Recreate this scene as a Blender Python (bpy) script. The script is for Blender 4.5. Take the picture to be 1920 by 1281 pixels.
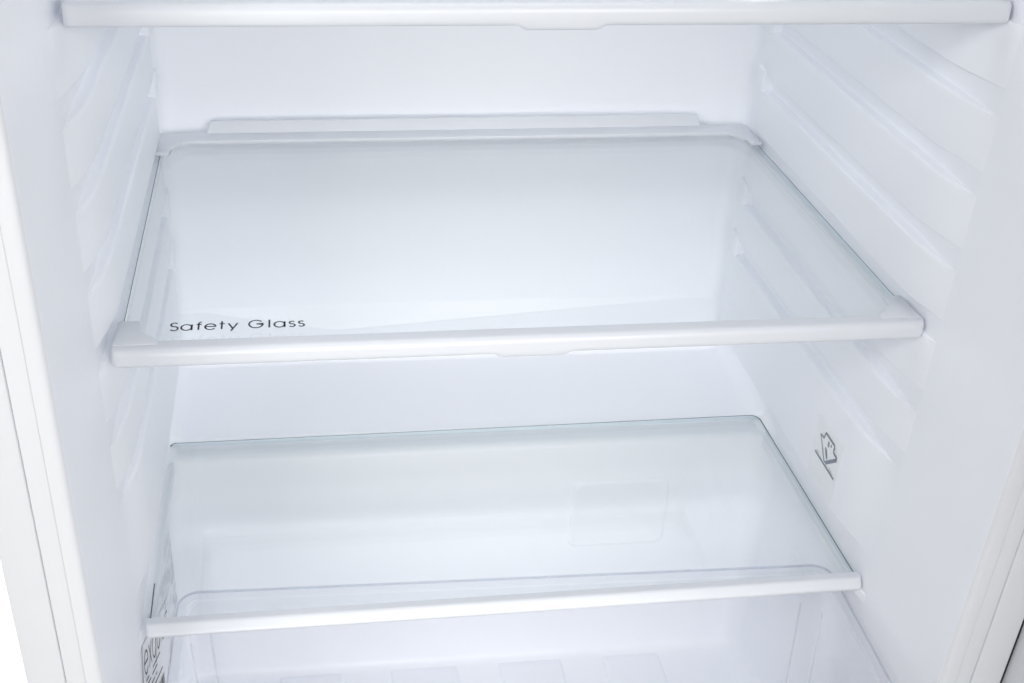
import bpy, bmesh, math, random
from mathutils import Matrix, Vector

# ------------------------------------------------------------------ clear
for o in list(bpy.data.objects):
    bpy.data.objects.remove(o)
scene = bpy.context.scene
COL = scene.collection
random.seed(4)

# ------------------------------------------------------------------ camera
cam_data = bpy.data.cameras.new('camera')
cam = bpy.data.objects.new('camera', cam_data)
COL.objects.link(cam)
cam_data.sensor_width = 36.0
cam_data.lens = 2286.29 / 1920.0 * 36.0
cam_data.shift_x = 101.74 / 1920.0
cam_data.shift_y = 101.40 / 1920.0
cam_data.clip_start = 0.01
cam_data.clip_end = 100.0
rgt = Vector((0.99251, -0.118606, 0.0292686))
upv = Vector((0.0392181, 0.536248, 0.843149))
fwd = Vector((0.1156976, 0.835686, -0.536883))
m = Matrix.Identity(4)
for i in range(3):
    m[i][0] = rgt[i]; m[i][1] = upv[i]; m[i][2] = -fwd[i]
m.translation = Vector((-0.116782, -0.555211, 0.325450))
cam.matrix_world = m
scene.camera = cam

# ------------------------------------------------------------------ studio light
world = bpy.data.worlds.new('World')
scene.world = world
world.use_nodes = True
bg = world.node_tree.nodes['Background']
bg.inputs['Color'].default_value = (0.93, 0.96, 1.0, 1)
bg.inputs['Strength'].default_value = 0.05


def area(name, loc, target, sx, sy, power, color, spread=180.0):
    l = bpy.data.lights.new(name, 'AREA')
    l.shape = 'RECTANGLE'; l.size = sx; l.size_y = sy
    l.energy = power; l.color = color
    l.spread = math.radians(spread)
    o = bpy.data.objects.new(name, l); COL.objects.link(o)
    o.location = loc
    o.rotation_euler = (Vector(target) - Vector(loc)).to_track_quat('-Z', 'Y').to_euler()
    return o


# two softboxes in front, a gridded one near the lens axis, two added fills and one for the white paper sweep
area('softbox_west', (-0.62, -0.71, 0.51), (0.02, 0.15, -0.08), 0.42, 0.36, 4.9, (1.0, 0.992, 0.985))
area('softbox_east', (0.38, -1.10, 0.50), (0.0, 0.15, -0.05), 0.42, 0.36, 6.3, (1.0, 0.992, 0.985))
area('gridded_softbox_low', (-0.02, -1.10, 0.05), (0.0, 0.16, -0.31), 0.34, 0.26, 0.32, (1.0, 0.985, 0.965), 33)
area('gridded_fill_high', (-0.08, -1.20, 0.30), (-0.02, 0.32, -0.01), 0.34, 0.26, 0.15, (1.0, 0.995, 0.985), 30)  # unseen fill added to lift the rear wall
area('side_fill', (-0.85, -0.45, 0.0), (-0.25, -0.10, -0.10), 0.5, 0.6, 0.06, (1.0, 1.0, 1.0), 60)  # weak unseen fill added for the left frame
area('backdrop_softbox', (-1.00, 0.15, 1.35), (-0.75, 1.05, -0.35), 0.8, 0.8, 14.0, (1.0, 0.995, 0.985), 80)

vs = scene.view_settings
vs.view_transform = 'Standard'
vs.look = 'None'
vs.exposure = -0.01
vs.gamma = 1.0
vs.use_curve_mapping = False
cy = scene.cycles
cy.max_bounces = 12
cy.diffuse_bounces = 11
cy.glossy_bounces = 3
cy.transmission_bounces = 4
cy.transparent_max_bounces = 24
cy.use_light_tree = False
cy.use_adaptive_sampling = True
cy.adaptive_threshold = 0.02
cy.caustics_reflective = False
cy.caustics_refractive = False
cy.use_denoising = True
try:
    cy.denoiser = 'OPENIMAGEDENOISE'
except Exception:
    pass
cy.sample_clamp_indirect = 8.0


# ------------------------------------------------------------------ materials
def new_mat(name):
    mt = bpy.data.materials.new(name)
    mt.use_nodes = True
    nt = mt.node_tree
    for n in list(nt.nodes):
        nt.nodes.remove(n)
    out = nt.nodes.new('ShaderNodeOutputMaterial')
    return mt, nt, out


def plastic(name, col, rough, bump=0.0, bscale=400.0, coat=0.0, vary=0.012):
    mt, nt, out = new_mat(name)
    p = nt.nodes.new('ShaderNodeBsdfPrincipled')
    p.inputs['Roughness'].default_value = rough
    p.inputs['IOR'].default_value = 1.5
    p.inputs['Coat Weight'].default_value = coat
    p.inputs['Coat Roughness'].default_value = 0.12
    tc = nt.nodes.new('ShaderNodeTexCoord')
    n1 = nt.nodes.new('ShaderNodeTexNoise')
    n1.inputs['Scale'].default_value = 9.0
    n1.inputs['Detail'].default_value = 1.0
    nt.links.new(tc.outputs['Object'], n1.inputs['Vector'])
    ramp = nt.nodes.new('ShaderNodeMix'); ramp.data_type = 'RGBA'
    a = tuple(max(0, c - vary) for c in col) + (1,)
    b = tuple(min(1, c + vary) for c in col) + (1,)
    ramp.inputs[6].default_value = a
    ramp.inputs[7].default_value = b
    nt.links.new(n1.outputs['Fac'], ramp.inputs[0])
    nt.links.new(ramp.outputs[2], p.inputs['Base Color'])
    r2 = nt.nodes.new('ShaderNodeMapRange')
    r2.inputs['To Min'].default_value = rough * 0.88
    r2.inputs['To Max'].default_value = rough * 1.12
    nt.links.new(n1.outputs['Fac'], r2.inputs['Value'])
    nt.links.new(r2.outputs['Result'], p.inputs['Roughness'])
    if bump > 0:
        n2 = nt.nodes.new('ShaderNodeTexNoise')
        n2.inputs['Scale'].default_value = bscale
        n2.inputs['Detail'].default_value = 2.0
        nt.links.new(tc.outputs['Object'], n2.inputs['Vector'])
        bp = nt.nodes.new('ShaderNodeBump')
        bp.inputs['Strength'].default_value = bump
        bp.inputs['Distance'].default_value = 0.0004
        nt.links.new(n2.outputs['Fac'], bp.inputs['Height'])
        nt.links.new(bp.outputs['Normal'], p.inputs['Normal'])
    nt.links.new(p.outputs['BSDF'], out.inputs['Surface'])
    return mt


def clear(name, tint, ior=1.5, rough=0.0, haze=0.0, haze_col=(0.8, 0.85, 0.88)):
    """clear sheet: fresnel mirror over a tinted transparent body"""
    mt, nt, out = new_mat(name)
    tr = nt.nodes.new('ShaderNodeBsdfTransparent')
    tr.inputs['Color'].default_value = (*tint, 1)
    gl = nt.nodes.new('ShaderNodeBsdfGlossy')
    gl.inputs['Roughness'].default_value = rough
    gl.inputs['Color'].default_value = (1, 1, 1, 1)
    fr = nt.nodes.new('ShaderNodeFresnel')
    # same reflectance from both sides of the thin sheet
    ge = nt.nodes.new('ShaderNodeNewGeometry')
    mr = nt.nodes.new('ShaderNodeMapRange')
    mr.inputs['To Min'].default_value = ior
    mr.inputs['To Max'].default_value = 1.0 / ior
    nt.links.new(ge.outputs['Backfacing'], mr.inputs['Value'])
    nt.links.new(mr.outputs['Result'], fr.inputs['IOR'])
    mx = nt.nodes.new('ShaderNodeMixShader')
    nt.links.new(fr.outputs['Fac'], mx.inputs[0])
    body = tr
    if haze > 0:
        df = nt.nodes.new('ShaderNodeBsdfDiffuse')
        df.inputs['Color'].default_value = (*haze_col, 1)
        hz = nt.nodes.new('ShaderNodeMixShader')
        hz.inputs[0].default_value = haze
        nt.links.new(tr.outputs[0], hz.inputs[1])
        nt.links.new(df.outputs[0], hz.inputs[2])
        body = hz
    nt.links.new(body.outputs[0], mx.inputs[1])
    nt.links.new(gl.outputs[0], mx.inputs[2])
    nt.links.new(mx.outputs[0], out.inputs['Surface'])
    return mt


def emitter(name, col, strength):
    mt, nt, out = new_mat(name)
    e = nt.nodes.new('ShaderNodeEmission')
    e.inputs['Color'].default_value = (*col, 1)
    e.inputs['Strength'].default_value = strength
    nt.links.new(e.outputs[0], out.inputs['Surface'])
    mt.cycles.emission_sampling = 'NONE'
    return mt


M = {}
M['liner'] = plastic('liner_plastic', (0.918, 0.930, 0.962), 0.38)
M['trim'] = plastic('trim_plastic', (0.715, 0.733, 0.765), 0.33)
M['frame'] = plastic('painted_steel', (0.785, 0.796, 0.817), 0.42)
M['seam'] = plastic('seam_shadow_gap', (0.76, 0.77, 0.79), 0.6)
M['gap_shade'] = plastic('trim_gap_shade', (0.55, 0.57, 0.61), 0.5)  # grey that stands for the shade under the rear trim
M['black'] = plastic('black_rubber', (0.012, 0.013, 0.018), 0.5)
M['glass'] = clear('shelf_glass', (0.978, 0.988, 0.988), 1.45)
M['glass_edge'] = clear('shelf_glass_edge', (0.84, 0.90, 0.915), 1.5, 0.05, 0.08, (0.50, 0.62, 0.66))
M['glass_arris'] = plastic('shelf_glass_arris', (0.10, 0.125, 0.15), 0.2)
M['clear'] = clear('crisper_plastic', (0.975, 0.978, 0.985), 1.45, 0.02, 0.03, (0.85, 0.87, 0.93))
M['clear_edge'] = clear('crisper_plastic_edge', (0.80, 0.81, 0.875), 1.45, 0.05, 0.25, (0.60, 0.62, 0.74))
M['clear_rib'] = clear('crisper_plastic_rib', (0.955, 0.96, 0.975), 1.4, 0.1, 0.07, (0.85, 0.87, 0.93))
M['ink'] = plastic('black_ink', (0.014, 0.016, 0.022), 0.5)
M['ink_grey'] = plastic('grey_ink', (0.24, 0.25, 0.31), 0.5)
M['ink_pale'] = plastic('pale_grey_ink', (0.56, 0.58, 0.62), 0.5)
M['paper'] = plastic('label_paper', (0.88, 0.89, 0.91), 0.45)
M['film'] = clear('sticker_film', (0.99, 0.995, 0.982), 1.03, 0.3, 0.05, (0.90, 0.92, 0.87))
M['lamp'] = emitter('lamp_diffuser', (1.0, 0.98, 0.95), 14.0)


# ------------------------------------------------------------------ mesh helpers
def link(name, me, parent=None, loc=None):
    o = bpy.data.objects.new(name, me)
    COL.objects.link(o)
    if parent is not None:
        o.parent = parent
    if loc is not None:
        o.location = loc
    return o


def mesh(name, verts, faces, mats, parent=None, midx=None, smooth=True, angle=35, recalc=True):
    me = bpy.data.meshes.new(name)
    me.from_pydata([tuple(v) for v in verts], [], [tuple(f) for f in faces])
    if not isinstance(mats, (list, tuple)):
        mats = [mats]
    for mt in mats:
        me.materials.append(mt)
    if midx:
        for p, k in zip(me.polygons, midx):
            p.material_index = k
    if recalc:
        bm = bmesh.new(); bm.from_mesh(me)
        bmesh.ops.recalc_face_normals(bm, faces=bm.faces)
        bm.to_mesh(me); bm.free()
    if smooth:
        for p in me.polygons:
            p.use_smooth = True
        me.set_sharp_from_angle(angle=math.radians(angle))
    me.update()
    return link(name, me, parent)


def grid_faces(nu, nv, close_v=False):
    f = []
    for i in range(nu - 1):
        for j in range(nv if close_v else nv - 1):
            j2 = (j + 1) % nv
            f.append((i * nv + j, i * nv + j2, (i + 1) * nv + j2, (i + 1) * nv + j))
    return f


def round_poly(pts, n=6):
    """pts: (u, v, radius); open polyline with rounded corners"""
    out = [Vector(pts[0][:2])]
    for i in range(1, len(pts) - 1):
        p = Vector(pts[i][:2]); r = pts[i][2]
        a = Vector(pts[i - 1][:2]); b = Vector(pts[i + 1][:2])
        if r <= 0:
            out.append(p); continue
        da = (a - p).normalized(); db = (b - p).normalized()
        ang = da.angle(db)
        t = r / math.tan(ang / 2)
        t = min(t, (a - p).length * 0.49, (b - p).length * 0.49)
        s = p + da * t; e = p + db * t
        for k in range(n + 1):
            q = k / n
            out.append((1 - q) ** 2 * s + 2 * q * (1 - q) * p + q * q * e)
    out.append(Vector(pts[-1][:2]))
    return out


def box(name, x0, x1, y0, y1, z0, z1, mat, parent=None, bevel=0.0, seg=2):
    bm = bmesh.new()
    bmesh.ops.create_cube(bm, size=1.0)
    for v in bm.verts:
        v.co = Vector((x0 + (v.co.x + .5) * (x1 - x0), y0 + (v.co.y + .5) * (y1 - y0), z0 + (v.co.z + .5) * (z1 - z0)))
    if bevel > 0:
        bmesh.ops.bevel(bm, geom=list(bm.edges), offset=bevel, segments=seg, profile=0.5, affect='EDGES')
    me = bpy.data.meshes.new(name)
    bmesh.ops.recalc_face_normals(bm, faces=bm.faces)
    bm.to_mesh(me); bm.free()
    me.materials.append(mat)
    if bevel > 0:
        for p in me.polygons:
            p.use_smooth = True
        me.set_sharp_from_angle(angle=math.radians(40))
    return link(name, me, parent)


def plate(name, outline, z0, z1, mat, parent=None, bevel=0.0006, seg=2):
    """flat plate with a plan outline, bevelled edges"""
    bm = bmesh.new()
    lo = [bm.verts.new((x, y, z0)) for x, y in outline]
    hi = [bm.verts.new((x, y, z1)) for x, y in outline]
    n = len(outline)
    bm.faces.new(hi); bm.faces.new(lo[::-1])
    for i in range(n):
        bm.faces.new((lo[i], lo[(i + 1) % n], hi[(i + 1) % n], hi[i]))
    bmesh.ops.recalc_face_normals(bm, faces=bm.faces)
    if bevel > 0:
        top = [e for e in bm.edges if all(abs(v.co.z - z1) < 1e-7 for v in e.verts)]
        bmesh.ops.bevel(bm, geom=top, offset=bevel, segments=seg, profile=0.5, affect='EDGES')
    me = bpy.data.meshes.new(name)
    bm.to_mesh(me); bm.free()
    me.materials.append(mat)
    for p in me.polygons:
        p.use_smooth = True
    me.set_sharp_from_angle(angle=math.radians(32))
    return link(name, me, parent)


def empty(name, loc, label, cat, group=None, rz=0.0):
    o = bpy.data.objects.new(name, None)
    COL.objects.link(o)
    o.location = loc
    o.rotation_euler = (0, 0, rz)
    o.empty_display_size = 0.02
    o['label'] = label
    o['category'] = cat
    if group:
        o['group'] = group
    return o


def join_meshes(objs, name):
    """join several freshly built meshes into the first, without operators"""
    bm = bmesh.new()
    for o in objs:
        bm.from_mesh(o.data)
    me = bpy.data.meshes.new(name)
    bm.to_mesh(me); bm.free()
    for mt in objs[0].data.materials:
        me.materials.append(mt)
    for p in me.polygons:
        p.use_smooth = True
    me.set_sharp_from_angle(angle=math.radians(32))
    par = objs[0].parent
    for o in objs:
        bpy.data.objects.remove(o)
    return link(name, me, par)


# ------------------------------------------------------------------ stroked lettering
def arc(cx, cy, rx, ry, a0, a1, n=18):
    return [(cx + rx * math.cos(math.radians(a0 + (a1 - a0) * k / n)),
             cy + ry * math.sin(math.radians(a0 + (a1 - a0) * k / n))) for k in range(n + 1)]


# unit: x-height = 0.72, cap height = 1.0
GL = {
    'S': (0.62, [arc(0.32, 0.745, 0.235, 0.235, 35, 255, 14) + arc(0.32, 0.265, 0.265, 0.255, 75, -150, 14)]),
    'a': (0.92, [arc(0.42, 0.36, 0.36, 0.36, 0, 360, 28), [(0.78, 0.72), (0.78, 0.0)]]),
    'f': (0.46, [[(0.20, 0.0)] + [(0.20, 0.78)] + arc(0.42, 0.78, 0.22, 0.22, 180, 95, 8), [(0.04, 0.68), (0.42, 0.68)]]),
    'e': (0.88, [[(0.08, 0.38), (0.78, 0.38)] + arc(0.42, 0.36, 0.36, 0.36, 3, 325, 26)]),
    't': (0.46, [[(0.20, 1.0), (0.20, 0.0)], [(0.03, 0.68), (0.40, 0.68)]]),
    'y': (0.78, [[(0.06, 0.72), (0.37, 0.05)], [(0.70, 0.72), (0.26, -0.26)]]),
    'G': (1.18, [arc(0.54, 0.50, 0.48, 0.48, 38, 360, 30) + [(0.56, 0.50)]]),
    'l': (0.32, [[(0.16, 1.0), (0.16, 0.0)]]),
    's': (0.52, [arc(0.25, 0.535, 0.175, 0.165, 35, 255, 10) + arc(0.25, 0.19, 0.195, 0.18, 75, -150, 10)]),
    'x': (0.68, [[(0.04, 0.72), (0.60, 0.0)], [(0.60, 0.72), (0.04, 0.0)]]),
    'q': (0.92, [arc(0.42, 0.36, 0.36, 0.36, 0, 360, 28), [(0.78, 0.72), (0.78, -0.30)]]),
    'u': (0.78, [[(0.10, 0.72), (0.10, 0.30)] + arc(0.37, 0.30, 0.27, 0.29, 180, 360, 14) + [(0.64, 0.72)], [(0.64, 0.30), (0.64, 0.0)]]),
    'i': (0.30, [[(0.14, 0.72), (0.14, 0.0)], [(0.14, 0.90), (0.14, 0.98)]]),
    ' ': (0.40, []),
}


def ribbon(poly, w, verts, faces, to3):
    pts = []
    for p in poly:
        if not pts or math.hypot(p[0] - pts[-1][0], p[1] - pts[-1][1]) > 1e-7:
            pts.append(p)
    n = len(pts)
    closed = n > 3 and math.hypot(pts[0][0] - pts[-1][0], pts[0][1] - pts[-1][1]) < 1e-6
    base = len(verts)
    for i in range(n):
        if closed and i in (0, n - 1):
            a, b = pts[n - 2], pts[1]
        else:
            a, b = pts[max(0, i - 1)], pts[min(n - 1, i + 1)]
        dx, dy = b[0] - a[0], b[1] - a[1]
        L = math.hypot(dx, dy) or 1.0
        k = 1.0
        if 0 < i < n - 1:
            d1 = (pts[i][0] - pts[i - 1][0], pts[i][1] - pts[i - 1][1])
            l1 = math.hypot(*d1)
            c = (d1[0] * dx + d1[1] * dy) / (l1 * L)
            k = 1.0 / max(0.45, abs(c))
        nx, ny = -dy / L * w / 2 * k, dx / L * w / 2 * k
        verts.append(to3(pts[i][0] + nx, pts[i][1] + ny))
        verts.append(to3(pts[i][0] - nx, pts[i][1] - ny))
    for i in range(n - 1):
        faces.append((base + 2 * i, base + 2 * i + 1, base + 2 * i + 3, base + 2 * i + 2))


def write(text, width, height, stroke, track, to3, verts, faces):
    tot = sum(GL[c][0] for c in text) + track * (len(text) - 1)
    sx = width / tot
    x = 0.0
    for c in text:
        adv, strokes = GL[c]
        for s in strokes:
            ribbon([((x + px) * sx, py * height) for px, py in s], stroke, verts, faces, to3)
        x += adv + track


# ================================================================== STUDIO PAPER SWEEP
sweep = round_poly([(-3.0, -0.4702, 0), (1.60, -0.4702, 0.5), (1.60, 2.6, 0)], 10)
floor = mesh('floor', [(x, p.x, p.y) for p in sweep for x in (-4.0, 4.0)], grid_faces(len(sweep), 2),
             plastic('white_paper', (0.88, 0.88, 0.88), 0.7), angle=60)
floor['kind'] = 'structure'

# ================================================================== REFRIGERATOR
X0 = -0.0015           # liner centre
HB = 0.2236            # half width at the groove floors
HF = 0.2171            # half width at the rib faces
YF = -0.097            # front plane of the cabinet
YB = 0.322             # rear wall
ZLO, ZHI = -0.386, 0.40

fridge = empty('refrigerator', (0, YB, -0.47),
               'open white refrigerator whose moulded liner walls surround the glass shelves', 'refrigerator')


def ref(o):
    """parent a part built in world space to the fridge"""
    o.parent = fridge
    o.matrix_parent_inverse = Matrix.Translation((0, -YB, 0.47))
    return o


def sub(o, part):
    o.parent = part
    return o


def wall_x(y, s):
    """inner surface of the side wall (groove floor level); s = -1 left, 1 right"""
    if y >= -0.012:
        return X0 + s * HB
    t = (-0.012 - y) / (-0.012 - (YF + 0.006))
    t = min(t, 1.0)
    return (X0 + s * HB) * (1 - t) + s * 0.2290 * t


# ledge tops and rib undersides of the moulded side walls
T = [0.1715, 0.1270, 0.0850, 0.0425, -0.0010, -0.0470, -0.0890, -0.1850]
B = [0.1830, 0.1390, 0.0965, 0.0535, 0.0108, -0.0340, -0.0770, -0.1610]
RIBS = [(0.225, 0.183, 'up')] + [(T[i], B[i + 1], '') for i in range(7)] + [(T[7], -0.1935, 'low')]


def make_side(s):
    # ---- base wall: rounded front lip, tapered flange, straight run to the rear corner
    plan = round_poly([(s * 0.2375, YF, 0), (s * 0.2290, YF, 0.0065), (wall_x(-0.012, s), -0.012, 0.02),
                       (X0 + s * HB, 0.05, 0), (X0 + s * HB, YB - 0.004, 0)], 8)
    verts, nz = [], 24
    for p in plan:
        for k in range(nz + 1):
            verts.append((p.x, p.y, -0.45 + 0.90 * k / nz))
    fc = grid_faces(len(plan), nz + 1)
    mi = [1 if max(verts[k][1] for k in q) < YF + 0.0030 else 0 for q in fc]
    w = ref(mesh('side_wall', verts, fc, [M['liner'], M['frame']], midx=mi, angle=50))
    w['label'] = 'smooth white liner wall with stepped shelf ribs'
    # ---- moulded ribs
    ys = [0.303, 0.301, 0.298, 0.294, 0.290, 0.285, 0.25, 0.18, 0.12, 0.08, 0.06] + [0.046 - 0.058 * k / 14 for k in range(15)]
    for zt, zb, kind in RIBS:
        H = HB - HF
        sec_n = None
        verts = []
        for y in ys:
            q = 0.0 if y >= 0.044 else (0.044 - y) / 0.056
            h = H * max(0.0, 1 - q ** 2.2) if zt - zb < 0.05 else H * (1 - min(q, 1.0)) ** 2 * (1 + 2 * min(q, 1.0))
            if y > 0.285:                       # the rear end runs out into the corner
                b_ = (y - 0.285) / 0.018
                h *= (1 - b_) ** 2 * (1 + 2 * b_)
            g = (1 - h / H) * 0.0016            # the groove mouth opens a little
            z1, z0 = zt - g * 0.4, zb + g
            if z1 - z0 < 0.004:
                z1, z0 = zt, zb
            r = min(0.0019, max(h * 0.6, 0.0002), (z1 - z0) * 0.3)
            xw = wall_x(y, s)
            sec = [(-0.0015, z1)]
            for k in range(6):
                a = math.pi / 2 * (1 - k / 5)
                sec.append((h - r + r * math.cos(a), z1 - r + r * math.sin(a)))
            for k in range(6):
                a = -math.pi / 2 * (k / 5)
                sec.append((h - r + r * math.cos(a), z0 + r + r * math.sin(a)))
            sec.append((-0.0015, z0))
            sec_n = len(sec)
            for d, z in sec:
                verts.append((xw - s * d, y, z))
        f = grid_faces(len(ys), sec_n)
        f.append(tuple(range(sec_n)))
        f.append(tuple((len(ys) - 1) * sec_n + k for k in range(sec_n)))
        sub(mesh('support_rib', verts, f, M['liner'], angle=42), w)
    # ---- stops that close each groove at the rear
    for i in (1, 2, 3, 5, 6):          # the occupied grooves hide theirs behind the shelf
        xw = X0 + s * HB
        xi = X0 + s * (HF - 0.0012)
        o = box('shelf_stop', min(xw + s * 0.001, xi), max(xw + s * 0.001, xi), 0.280, 0.295,
                T[i] - 0.003, B[i] + 0.004, M['liner'], None, 0.0016, 3)
        sub(o, w)
    return w


left_wall = make_side(-1)
right_wall = make_side(1)


# ---- rear wall, drip channel, compressor hump and floor: one moulded sheet with filleted sides
def rear_profile(x):
    xd = -0.098
    if x > xd:
        t = min(1.0, max(0.0, (0.19 - x) / (0.19 - xd)))
    else:
        t = min(1.0, max(0.0, (x + 0.20) / (xd + 0.20)))
    fy = 0.3215 - 0.0095 * t
    fz = -0.1495 - 0.0145 * t
    return [(YB, ZHI, 0), (YB, -0.1460, 0.003), (fy, fz, 0.002), (0.2905, -0.1820, 0.006),
            (0.1900, -0.1820, 0.0016), (0.1878, -0.1848, 0.001), (0.1700, -0.1850, 0.007),
            (0.1600, -0.2200, 0.03), (0.1560, ZLO, 0.010), (-0.092, ZLO, 0)]


def make_rear():
    RF = 0.0145
    half = HB
    xs = []
    for k in range(11):
        xs.append(-half + RF * (1 - math.cos(math.pi / 2 * k / 10)))
    mid = [-half + RF + (2 * half - 2 * RF) * k / 40 for k in range(41)]
    xs = xs[:-1] + mid + [-x for x in xs[:-1]][::-1]
    verts = []
    nv = None
    counts = None
    for x in xs:
        pr = rear_profile(x)
        pts = round_poly(pr, 7)
        # extra points on the long straight runs
        dens = []
        if counts is None:
            counts = [max(1, min(12, int((b - a).length / 0.02))) for a, b in zip(pts[:-1], pts[1:])]
        for a, b, n in zip(pts[:-1], pts[1:], counts):
            for k in range(n):
                dens.append(a + (b - a) * k / n)
        dens.append(pts[-1])
        d = max(0.0, abs(x) - (half - RF))
        off = RF - math.sqrt(max(0.0, RF * RF - d * d))
        out = []
        for i, p in enumerate(dens):
            a = dens[max(0, i - 1)]; b = dens[min(len(dens) - 1, i + 1)]
            t = (b - a).normalized()
            nrm = Vector((t.y, -t.x))          # towards the room side
            out.append(p + nrm * off)
        if nv is None:
            nv = len(out)
        for p in out[:nv]:
            verts.append((X0 + x, p.x, p.y))
    return ref(mesh('rear_wall', verts, grid_faces(len(xs), nv), M['liner'], angle=60))


rear = make_rear()


# ---- drain ring in the drip channel
def ring(name, R, r, centre, tilt, mat):
    verts, n, k = [], 32, 10
    for i in range(n):
        a = 2 * math.pi * i / n
        for j in range(k):
            b = 2 * math.pi * j / k
            verts.append(((R + r * math.cos(b)) * math.cos(a), (R + r * math.cos(b)) * math.sin(a), r * math.sin(b)))
    f = [(i * k + j, ((i + 1) % n) * k + j, ((i + 1) % n) * k + (j + 1) % k, i * k + (j + 1) % k) for i in range(n) for j in range(k)]
    rot = Matrix.Rotation(tilt, 4, 'X')
    verts = [tuple(rot @ Vector(v) + Vector(centre)) for v in verts]
    return mesh(name, verts, f, mat)


sub(ring('drain_ring', 0.0085, 0.0011, (-0.098, 0.2995, -0.1745), math.radians(41), M['liner']), rear)


# ---- low cover panel moulded on the hump's front
def rrect(x0, x1, z0, z1, r, n=6):
    pts = []
    for cx_, cz_, a0 in ((x1 - r, z1 - r, 0), (x0 + r, z1 - r, 90), (x0 + r, z0 + r, 180), (x1 - r, z0 + r, 270)):
        for k in range(n + 1):
            a = math.radians(a0 + 90 * k / n)
            pts.append((cx_ + r * math.cos(a), cz_ + r * math.sin(a)))
    return pts


def hump_y(z):
    t = (z + 0.22) / (ZLO + 0.22)
    return 0.1600 + (0.1560 - 0.1600) * t if z < -0.22 else 0.1600 + (0.010) * (z + 0.22) / 0.035


def make_cover():
    loops = [(0.0, 0.0012), (0.0004, -0.0004), (0.0016, -0.0010), (0.0034, -0.0010), (0.0044, -0.0005)]
    verts = []
    for inset, dy in loops:
        for x, z in rrect(0.0710 + inset, 0.1465 - inset, -0.2760 + inset, -0.2150 - inset, 0.007):
            verts.append((x, hump_y(z) + dy, z))
    n = 28
    f = []
    for i in range(len(loops) - 1):
        for j in range(n):
            f.append((i * n + j, i * n + (j + 1) % n, (i + 1) * n + (j + 1) % n, (i + 1) * n + j))
    f.append(tuple((len(loops) - 1) * n + j for j in range(n)))
    return mesh('cover_panel', verts, f, M['liner'], angle=60)


sub(make_cover(), rear)

# ---- broad raised ribs on the compartment floor
for xa, xb in ((-0.152, -0.105), (-0.064, -0.014), (0.023, 0.071), (0.108, 0.152)):
    verts = []
    ysr = [0.150, 0.146, 0.142, 0.10, 0.02, -0.06, -0.088]
    for i, y in enumerate(ysr):
        hh = (0.0, 0.0014, 0.002, 0.002, 0.002, 0.002, 0.0)[i]
        for dx, hz in ((-0.003, -0.0015), (-0.0005, hh * 0.8), (0.0015, hh), ):
            verts.append((xa + dx, y, ZLO + hz))
        for dx, hz in ((-0.0015, hh), (0.0005, hh * 0.8), (0.003, -0.0015)):
            verts.append((xb + dx, y, ZLO + hz))
    sub(mesh('floor_rib', verts, grid_faces(len(ysr), 6), M['liner'], angle=70), rear)

# ---- ceiling of the compartment, an added fill light and the interior lamp
ref(box('ceiling_panel', -0.236, 0.236, YF + 0.001, 0.345, ZHI - 0.002, ZHI + 0.006, M['liner']))
ceil = ref(box('ceiling_fill_housing', -0.135, 0.135, 0.012, 0.148, 0.3900, 0.3985, M['trim'], None, 0.002, 3))  # unseen housing added above the fill light
area('ceiling_fill', (0.0, 0.08, 0.3890), (0.0, 0.08, -1.0), 0.25, 0.12, 0.17, (0.98, 0.99, 1.0))  # unseen fill added to brighten the upper interior
lamp = ref(box('lamp_housing', 0.1965, 0.2240, 0.235, 0.292, 0.262, 0.300, M['trim'], None, 0.003, 3))
sub(box('lamp_diffuser', 0.1945, 0.1975, 0.240, 0.287, 0.266, 0.296, M['lamp'], None, 0.001, 2), lamp)

# ---- front frame: inner strip and outer steel return on each side, rails above and below
for s in (-1, 1):
    for a, b, y0, nm in ((0.2372, 0.2466, YF, 'frame_strip'), (0.2471, 0.2655, YF - 0.0004, 'cabinet_edge')):
        x0, x1 = sorted((s * a, s * b))
        ref(box(nm, x0, x1, y0, y0 + 0.012, -0.46, 0.46, M['frame'], None, 0.0009 if nm == 'cabinet_edge' else 0.0002, 3))
    x0, x1 = sorted((s * 0.236, s * 0.262))
    ref(box('seam_backing', x0, x1, YF + 0.0015, YF + 0.010, -0.455, 0.455, M['seam']))
    x0, x1 = sorted((s * 0.2620, s * 0.2653))
    ref(box('cabinet_side', x0, x1, YF + 0.0122, 0.40, -0.46, 0.46, M['frame']))
ref(box('frame_rail', -0.2620, 0.2620, YF + 0.0122, YF + 0.03, 0.4065, 0.46, M['frame'], None, 0.001))
ref(box('frame_rail', -0.2620, 0.2620, YF + 0.0122, YF + 0.03, -0.46, ZLO - 0.004, M['frame'], None, 0.001))
ref(box('cabinet_top', -0.2655, 0.2655, YF, 0.40, 0.4605, 0.470, M['frame'], None, 0.001))
ref(box('cabinet_base', -0.2655, 0.2655, YF, 0.40, -0.470, -0.4605, M['frame'], None, 0.001))
ref(box('cabinet_back', -0.2615, 0.2615, 0.394, 0.400, -0.460, 0.460, M['frame']))

# ---- door swung open square to the cabinet, at the right edge of the picture
door = ref(box('door', 0.2670, 0.3250, YF - 0.530, YF + 0.030, -0.468, 0.468, M['frame'], None, 0.0012, 3))
sub(box('door_gasket', 0.2656, 0.2669, YF + 0.0004, YF + 0.0180, -0.455, 0.455, M['black']), door)

# ---- storage pictogram sticker on the right wall
XS = X0 + HF


def onright(d):
    return lambda y, z: (XS - d, y, z)


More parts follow.
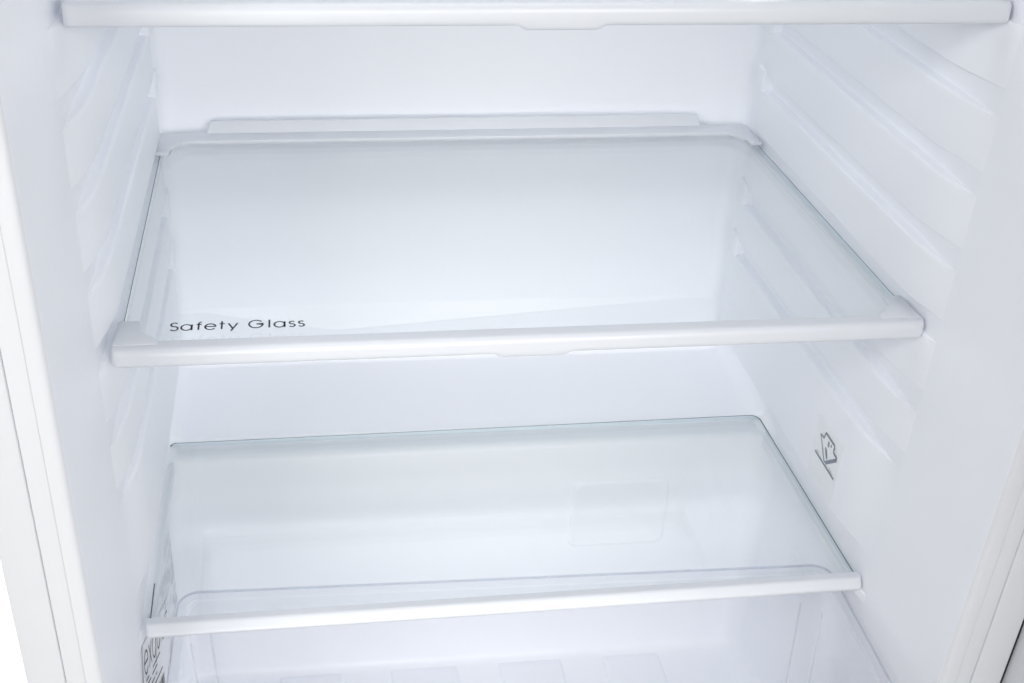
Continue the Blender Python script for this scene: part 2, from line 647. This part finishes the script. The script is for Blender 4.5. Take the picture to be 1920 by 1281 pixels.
film = ref(mesh('pictogram_sticker', [(XS - 0.00012, y, z) for y, z in ((0.0465, -0.158), (0.0865, -0.158), (0.0865, -0.112), (0.0465, -0.112))],
                [(0, 1, 2, 3)], M['film'], smooth=False))
film['label'] = 'small clear sticker printed with a grey carton pictogram'
v, f = [], []
t3 = onright(0.00024)
outline = [(.0795, -.1238), (.0739, -.1233), (.0728, -.1184)]
ribbon(outline, 0.0011, v, f, t3)
ribbon([(.0728, -.1184), (.0656, -.1185), (.0584, -.1186), (.0572, -.1200), (.0578, -.1222), (.0574, -.1233), (.0561, -.1239), (.0525, -.1241), (.0517, -.1257)], 0.0018, v, f, t3)
ribbon([(.0517, -.1257), (.0648, -.1369)], 0.0025, v, f, t3)
ribbon([(.0648, -.1369), (.0674, -.1371), (.0795, -.1238)], 0.0009, v, f, t3)
b0 = len(v)
for k in range(20):
    a = 2 * math.pi * k / 20
    c_, s_ = math.cos(a), math.sin(a)
    v.append(t3(0.0667 + 0.0026 * c_ - 0.0013 * s_, -0.1307 + 0.0016 * c_ - 0.0030 * s_))
f.append(tuple(range(b0, b0 + 20)))
ribbon([(.0665, -.1213), (.0658, -.1250)], 0.0021, v, f, t3)
ribbon([(.0625, -.1209), (.0617, -.1227)], 0.0016, v, f, t3)
ribbon([(.0824, -.1391), (.0495, -.1395)], 0.0015, v, f, t3)
for ya, za, yb, zb in ((.0800, -.1362, .0797, -.1378), (.0785, -.1364, .0770, -.1374), (.0578, -.1360, .0572, -.1384), (.0560, -.1368, .0548, -.1378), (.0545, -.1368, .0540, -.1384), (.0528, -.1372, .0524, -.1384)):
    ribbon([(ya, za), (yb, zb)], 0.0004, v, f, t3)
sub(mesh('pictogram', v, f, M['ink_grey'], smooth=False, recalc=False), film)

# ---- rating sheet and brand label on the left wall beside the crisper
XL = X0 - HB


def quad_left(d, pts):
    return [(XL + d, y, z) for y, z in pts]


sheet = ref(mesh('rating_sheet', quad_left(0.00015, [(0.010, -0.300), (0.158, -0.300), (0.158, -0.2185), (0.010, -0.2185)]), [(0, 1, 2, 3)], M['paper'], smooth=False))
sheet['label'] = 'pale sheet of small printed lines on the left wall'
v, f = [], []
for k in range(19):
    z = -0.2235 - 0.0040 * k
    y = 0.016
    while y < 0.150:
        L = random.uniform(0.006, 0.03)
        if random.random() < 0.82:
            ribbon([(y, z), (min(y + L, 0.153), z)], random.choice((0.0008, 0.0011, 0.0016)), v, f, lambda a, b: (XL + 0.00028, a, b))
        y += L + random.uniform(0.002, 0.012)
sub(mesh('fine_print', v, f, M['ink_pale'], smooth=False, recalc=False), sheet)

LA = math.radians(-29)
LO = (-0.0095, -0.1925)            # upper front corner of the tilted label


def lab(d):
    def t(u, w):                   # u along the text, w upward from the top edge
        return (XL + d, LO[0] + u * math.cos(LA) - w * math.sin(LA), LO[1] + u * math.sin(LA) + w * math.cos(LA))
    return t


t3 = lab(0.0006)
blabel = ref(mesh('brand_label', [t3(0, -0.075), t3(0.125, -0.075), t3(0.125, 0), t3(0, 0)], [(0, 1, 2, 3)], M['paper'], smooth=False))
blabel['label'] = 'white paper label with brand name and barcode stuck askew on the left wall'
v, f = [], []
tt = lab(0.00075)
write('exquisit', 0.116, 0.0190, 0.0014, 0.10, lambda a, b: tt(a + 0.004, b - 0.0200), v, f)
sub(mesh('brand_name', v, f, M['ink'], smooth=False, recalc=False), blabel)
v, f = [], []
for w_, u0, u1 in ((-0.0275, 0.004, 0.030), (-0.0275, 0.036, 0.060), (-0.0320, 0.004, 0.046), (-0.0320, 0.050, 0.058), (-0.0365, 0.004, 0.085), (-0.0240, 0.010, 0.022), (-0.0240, 0.040, 0.075)):
    ribbon([(u0, w_), (u1, w_)], 0.0011, v, f, tt)
u = 0.004
while u < 0.09:
    bw = random.choice((0.0008, 0.0012, 0.0022))
    ribbon([(u, -0.068), (u, -0.0415)], bw, v, f, tt)
    u += bw + random.choice((0.0010, 0.0014, 0.0020))
sub(mesh('barcode', v, f, M['ink'], smooth=False, recalc=False), blabel)


# ================================================================== GLASS SHELVES
def glass_slab(name, outline, z0, z1, parent, rims):
    """clear slab with a tinted edge and a dark ground rim; rims[i] = rim width on the edge from point i to i + 1, 0 = none"""
    n = len(outline)
    cx_ = sum(p[0] for p in outline) / n
    cy_ = sum(p[1] for p in outline) / n
    wid = [max(rims[i], rims[i - 1], 0.0003) for i in range(n)]

    def inset(p, d):
        return (p[0] - math.copysign(d, p[0] - cx_), p[1] - math.copysign(d, p[1] - cy_))
    verts = [(x, y, z0) for x, y in outline] + [(x, y, z1 - 0.0001) for x, y in outline] + [(*inset(p, wid[i]), z1) for i, p in enumerate(outline)]
    faces = [tuple(range(n))[::-1], tuple(range(2 * n, 3 * n))]
    idx = [0, 0]
    for i in range(n):
        j = (i + 1) % n
        k = rims[i] > 0
        faces.append((i, j, n + j, n + i)); idx.append(1 if k else 0)
        faces.append((n + i, n + j, 2 * n + j, 2 * n + i)); idx.append(2 if k else 0)
    return mesh(name, verts, faces, [M['glass'], M['glass_edge'], M['glass_arris']], parent, idx, smooth=False)


def nose(name, half, prof, parent, rend, mat, tab=None):
    """rounded strip swept along x with softly rounded ends; optional pull tab (x0, x1)"""
    ymin = min(p.x for p in prof); ymax = max(p.x for p in prof)
    zmin = min(p.y for p in prof)
    xs = []
    for k in range(9):
        xs.append(-half + rend * (1 - math.cos(math.pi / 2 * k / 8)))
    inner = [-half + rend + (2 * half - 2 * rend) * k / 30 for k in range(1, 30)]
    if tab:
        for t in (tab[0] - 0.0022, tab[0] - 0.0008, tab[0] + 0.0008, tab[0] + 0.0024, tab[1] - 0.0024, tab[1] - 0.0008, tab[1] + 0.0008, tab[1] + 0.0022):
            inner.append(t)
    xs = sorted(xs + inner + [-x for x in xs])
    verts = []
    n = len(prof)
    for x in xs:
        d = max(0.0, abs(x) - (half - rend))
        off = rend - math.sqrt(max(0.0, rend * rend - d * d))
        drop = 0.0
        if tab:
            e = min(x - tab[0], tab[1] - x)
            drop = min(1.0, max(0.0, (e + 0.0022) / 0.0046))
            drop = drop * drop * (3 - 2 * drop) * 0.0021
        for p in prof:
            wy = (ymax - p.x) / (ymax - ymin)
            z = p.y
            if drop > 0 and p.y < 0.0:
                z = p.y - drop * min(1.0, (-p.y) / 0.004)
            c = 0.35 * off
            z = z - c * 0.25 if p.y > 0 else z + c * 0.25
            verts.append((x, p.x + off * wy, z))
    f = grid_faces(len(xs), n, True)
    f.append(tuple(range(n)))
    f.append(tuple((len(xs) - 1) * n + k for k in range(n)))
    return mesh(name, verts, f, mat, parent, angle=40)


SHELF_NOSE = round_poly([(0.0065, 0.0055, 0), (-0.0038, 0.0055, 0.0046), (-0.0048, -0.0048, 0.0040), (0.0030, -0.0050, 0.0008), (0.0065, -0.0046, 0)], 8)


def make_shelf(loc, rz, label, lettering, tab):
    root = empty('glass_shelf', loc, label, 'shelf', 'framed glass shelves', rz)
    g = glass_slab('glass_panel', [(-0.2168, 0.0000), (0.2168, 0.0000), (0.2168, 0.3020), (-0.2168, 0.3020)], 0.0000, 0.0040, root, (0.0, 0.0006, 0.0, 0.00045))
    # front trim: rounded nose with corner wings lapping over the glass
    a = nose('front_trim', 0.2200, SHELF_NOSE, root, 0.0040, M['trim'], tab)
    wl = [(-0.2190, 0.0030), (-0.1965, 0.0030), (-0.1965, 0.0066), (-0.2070, 0.0165), (-0.2078, 0.0270), (-0.2086, 0.0282), (-0.2186, 0.0282)]
    b = plate('wing', wl, 0.0040, 0.0058, M['trim'], root, 0.0003)
    c = plate('wing', [(-x, y) for x, y in wl][::-1], 0.0040, 0.0058, M['trim'], root, 0.0003)
    # end cheeks that carry the wings down past the glass edge
    d = box('cheek', -0.2196, -0.2170, 0.0040, 0.0284, -0.0042, 0.0056, M['trim'], root, 0.0006)
    e = box('cheek', 0.2170, 0.2196, 0.0040, 0.0284, -0.0042, 0.0046, M['trim'], root, 0.0006)
    join_meshes([a, b, c, d, e], 'front_trim')
    # rear trim with notched corners and an upstand along the middle
    ro = [(-0.2190, 0.3070), (-0.2190, 0.2690), (-0.2115, 0.2685), (-0.2105, 0.2700), (-0.2100, 0.2785), (-0.2020, 0.2885), (-0.1970, 0.2898),
          (0.1970, 0.2898), (0.2020, 0.2885), (0.2100, 0.2785), (0.2105, 0.2700), (0.2115, 0.2685), (0.2190, 0.2690), (0.2190, 0.3070)]
    a = plate('rear_trim', ro, 0.0042, 0.0066, M['trim'], root, 0.0007, 3)
    b = box('lower', -0.2190, 0.2190, 0.3022, 0.3065, -0.0004, 0.0042, M['trim'], root, 0.0006)
    a = join_meshes([a, b], 'rear_trim')
    up = []
    for y in (0.3045, 0.3068):
        up += [(-0.1865, y, 0.0050), (0.1835, y, 0.0050), (0.1800, y + 0.0012, 0.0150), (-0.1825, y + 0.0012, 0.0150)]
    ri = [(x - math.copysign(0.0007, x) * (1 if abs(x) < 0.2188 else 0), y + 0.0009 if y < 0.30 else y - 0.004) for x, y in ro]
    sub(plate('gap_shade_strip', ri, 0.00402, 0.00418, M['gap_shade'], None, 0.0), a)  # thin grey strip paints the shaded gap between trim and glass
    us = mesh('upstand', up, [(0, 1, 2, 3), (7, 6, 5, 4), (0, 4, 5, 1), (1, 5, 6, 2), (2, 6, 7, 3), (3, 7, 4, 0)], M['trim'], None, smooth=False)
    md = us.modifiers.new('bevel', 'BEVEL'); md.width = 0.0006; md.segments = 2
    sub(us, a)
    if lettering:
        v, f = [], []
        write('Safety Glass', 0.0715, 0.0085, 0.00100, 0.13, lambda x, y: (-0.1922 + x, 0.0192 + y, 0.0041), v, f)
        t = mesh('lettering', v, f, M['ink'], None, smooth=False, recalc=False)
        t['label'] = 'black words Safety Glass printed on the glass'
        sub(t, g)
    return root


shelf_mid = make_shelf((0, 0.001, 0), 0.0048, 'glass shelf printed Safety Glass in the middle of the refrigerator', True, (-0.0195, 0.0190))
shelf_top = make_shelf((0, 0, 0.1744), 0.0, 'glass shelf cut off by the top of the picture, only its front trim showing', False, (-0.0165, 0.0210))


# ---- lowest glass plate, the crisper cover
cover = empty('crisper_cover', (0, -0.003, -0.1835), 'lowest glass shelf without lettering, covering the clear crisper drawer', 'shelf', None, 0.0107)
co = []
co += [(-0.2195, 0.036), (-0.2195, 0.0), (0.2195, 0.0)]
for k in range(7):
    a = math.radians(90 * k / 6)
    co.append((0.2195 - 0.007 + 0.007 * math.cos(a), 0.1880 - 0.007 + 0.007 * math.sin(a)))
for k in range(7):
    a = math.radians(90 + 90 * k / 6)
    co.append((-0.2195 + 0.004 + 0.004 * math.cos(a), 0.1880 - 0.004 + 0.004 * math.sin(a)))
glass_slab('glass_panel', co, 0.0, 0.0040, cover, [0.0008, 0.0] + [0.0008] * (len(co) - 3) + [0.0])
COVER_NOSE = round_poly([(0.0030, 0.0060, 0), (-0.0030, 0.0063, 0.0034), (-0.0078, 0.0012, 0.0026), (-0.0058, -0.0018, 0.0012), (0.0030, -0.0014, 0)], 7)
nose('front_trim', 0.2210, COVER_NOSE, cover, 0.0030, M['trim'])


# ================================================================== CRISPER DRAWER
drawer = empty('vegetable_crisper', (0.0035, -0.064, ZLO + 0.0035), 'clear plastic crisper drawer pulled forward under the lowest glass', 'drawer', None, -0.020)
HW, HD = 0.2135, 0.1050          # half width, half depth at the rim
DZ = -0.2015 - (ZLO + 0.0035)    # rim height above the base


def rloop(hx, yb, yf, r, z, n=6):
    pts = []
    for cx_, cy_, a0 in ((hx - r, yb - r, 0), (-hx + r, yb - r, 90), (-hx + r, yf + r, 180), (hx - r, yf + r, 270)):
        for k in range(n + 1):
            a = math.radians(a0 + 90 * k / n)
            pts.append((cx_ + r * math.cos(a), cy_ + r * math.sin(a), z))
    return pts


def drawer_loops(th):
    out = []
    for q in (0.0, 0.12, 0.4, 0.7, 0.93, 0.985, 1.0):
        z = DZ * (1 - q)
        ins = 0.016 * q + (0.006 if q > 0.98 else 0) + (0.008 if q >= 1 else 0)
        insb = 0.050 * q + (0.006 if q > 0.98 else 0) + (0.008 if q >= 1 else 0)
        out.append(rloop(HW - 0.006 - ins - th, HD - 0.006 - insb - th, -HD + 0.004 + 0.02 * q + th, 0.011, z + (th if q > 0.9 else 0)))
    return out


verts, faces = [], []
for lo in (drawer_loops(0.0), drawer_loops(0.0022)):
    b0 = len(verts)
    n = len(lo[0])
    for l in lo:
        verts += l
    for i in range(len(lo) - 1):
        for j in range(n):
            faces.append((b0 + i * n + j, b0 + i * n + (j + 1) % n, b0 + (i + 1) * n + (j + 1) % n, b0 + (i + 1) * n + j))
    faces.append(tuple(b0 + (len(lo) - 1) * n + j for j in range(n)))
mesh('drawer_body', verts, faces, M['clear'], drawer, angle=50)
# rolled rim: flat flange with a down-turned edge
sec = [(0.0066, 0.0004), (0.0066, 0.0020), (0.0004, 0.0020), (0.0, 0.0016), (0.0, 0.0002), (0.0008, 0.0002), (0.0012, 0.0005)]
verts, faces, idx = [], [], []
for ins, z in sec:
    verts += rloop(HW - ins, HD - ins, -HD + ins, max(0.006, 0.013 - ins), DZ + z, 8)
n = 36
for i in range(len(sec)):
    i2 = (i + 1) % len(sec)
    for j in range(n):
        faces.append((i * n + j, i * n + (j + 1) % n, i2 * n + (j + 1) % n, i2 * n + j))
        idx.append(1 if i in (3, 4) else 0)
mesh('rim', verts, faces, [M['clear'], M['clear_edge']], drawer, idx, smooth=False)
# ribs moulded down the rear corners of the drawer
outer = drawer_loops(-0.0004)
for j in (0, 6, 7, 13):
    verts, k = [], 6
    for l in outer[1:]:
        c = Vector(l[j])
        for i in range(k):
            a = 2 * math.pi * i / k
            verts.append((c.x + 0.0007 * math.cos(a), c.y + 0.0007 * math.sin(a), c.z))
    mesh('corner_rib', verts, grid_faces(len(outer) - 1, k, True), M['clear_rib'], drawer)
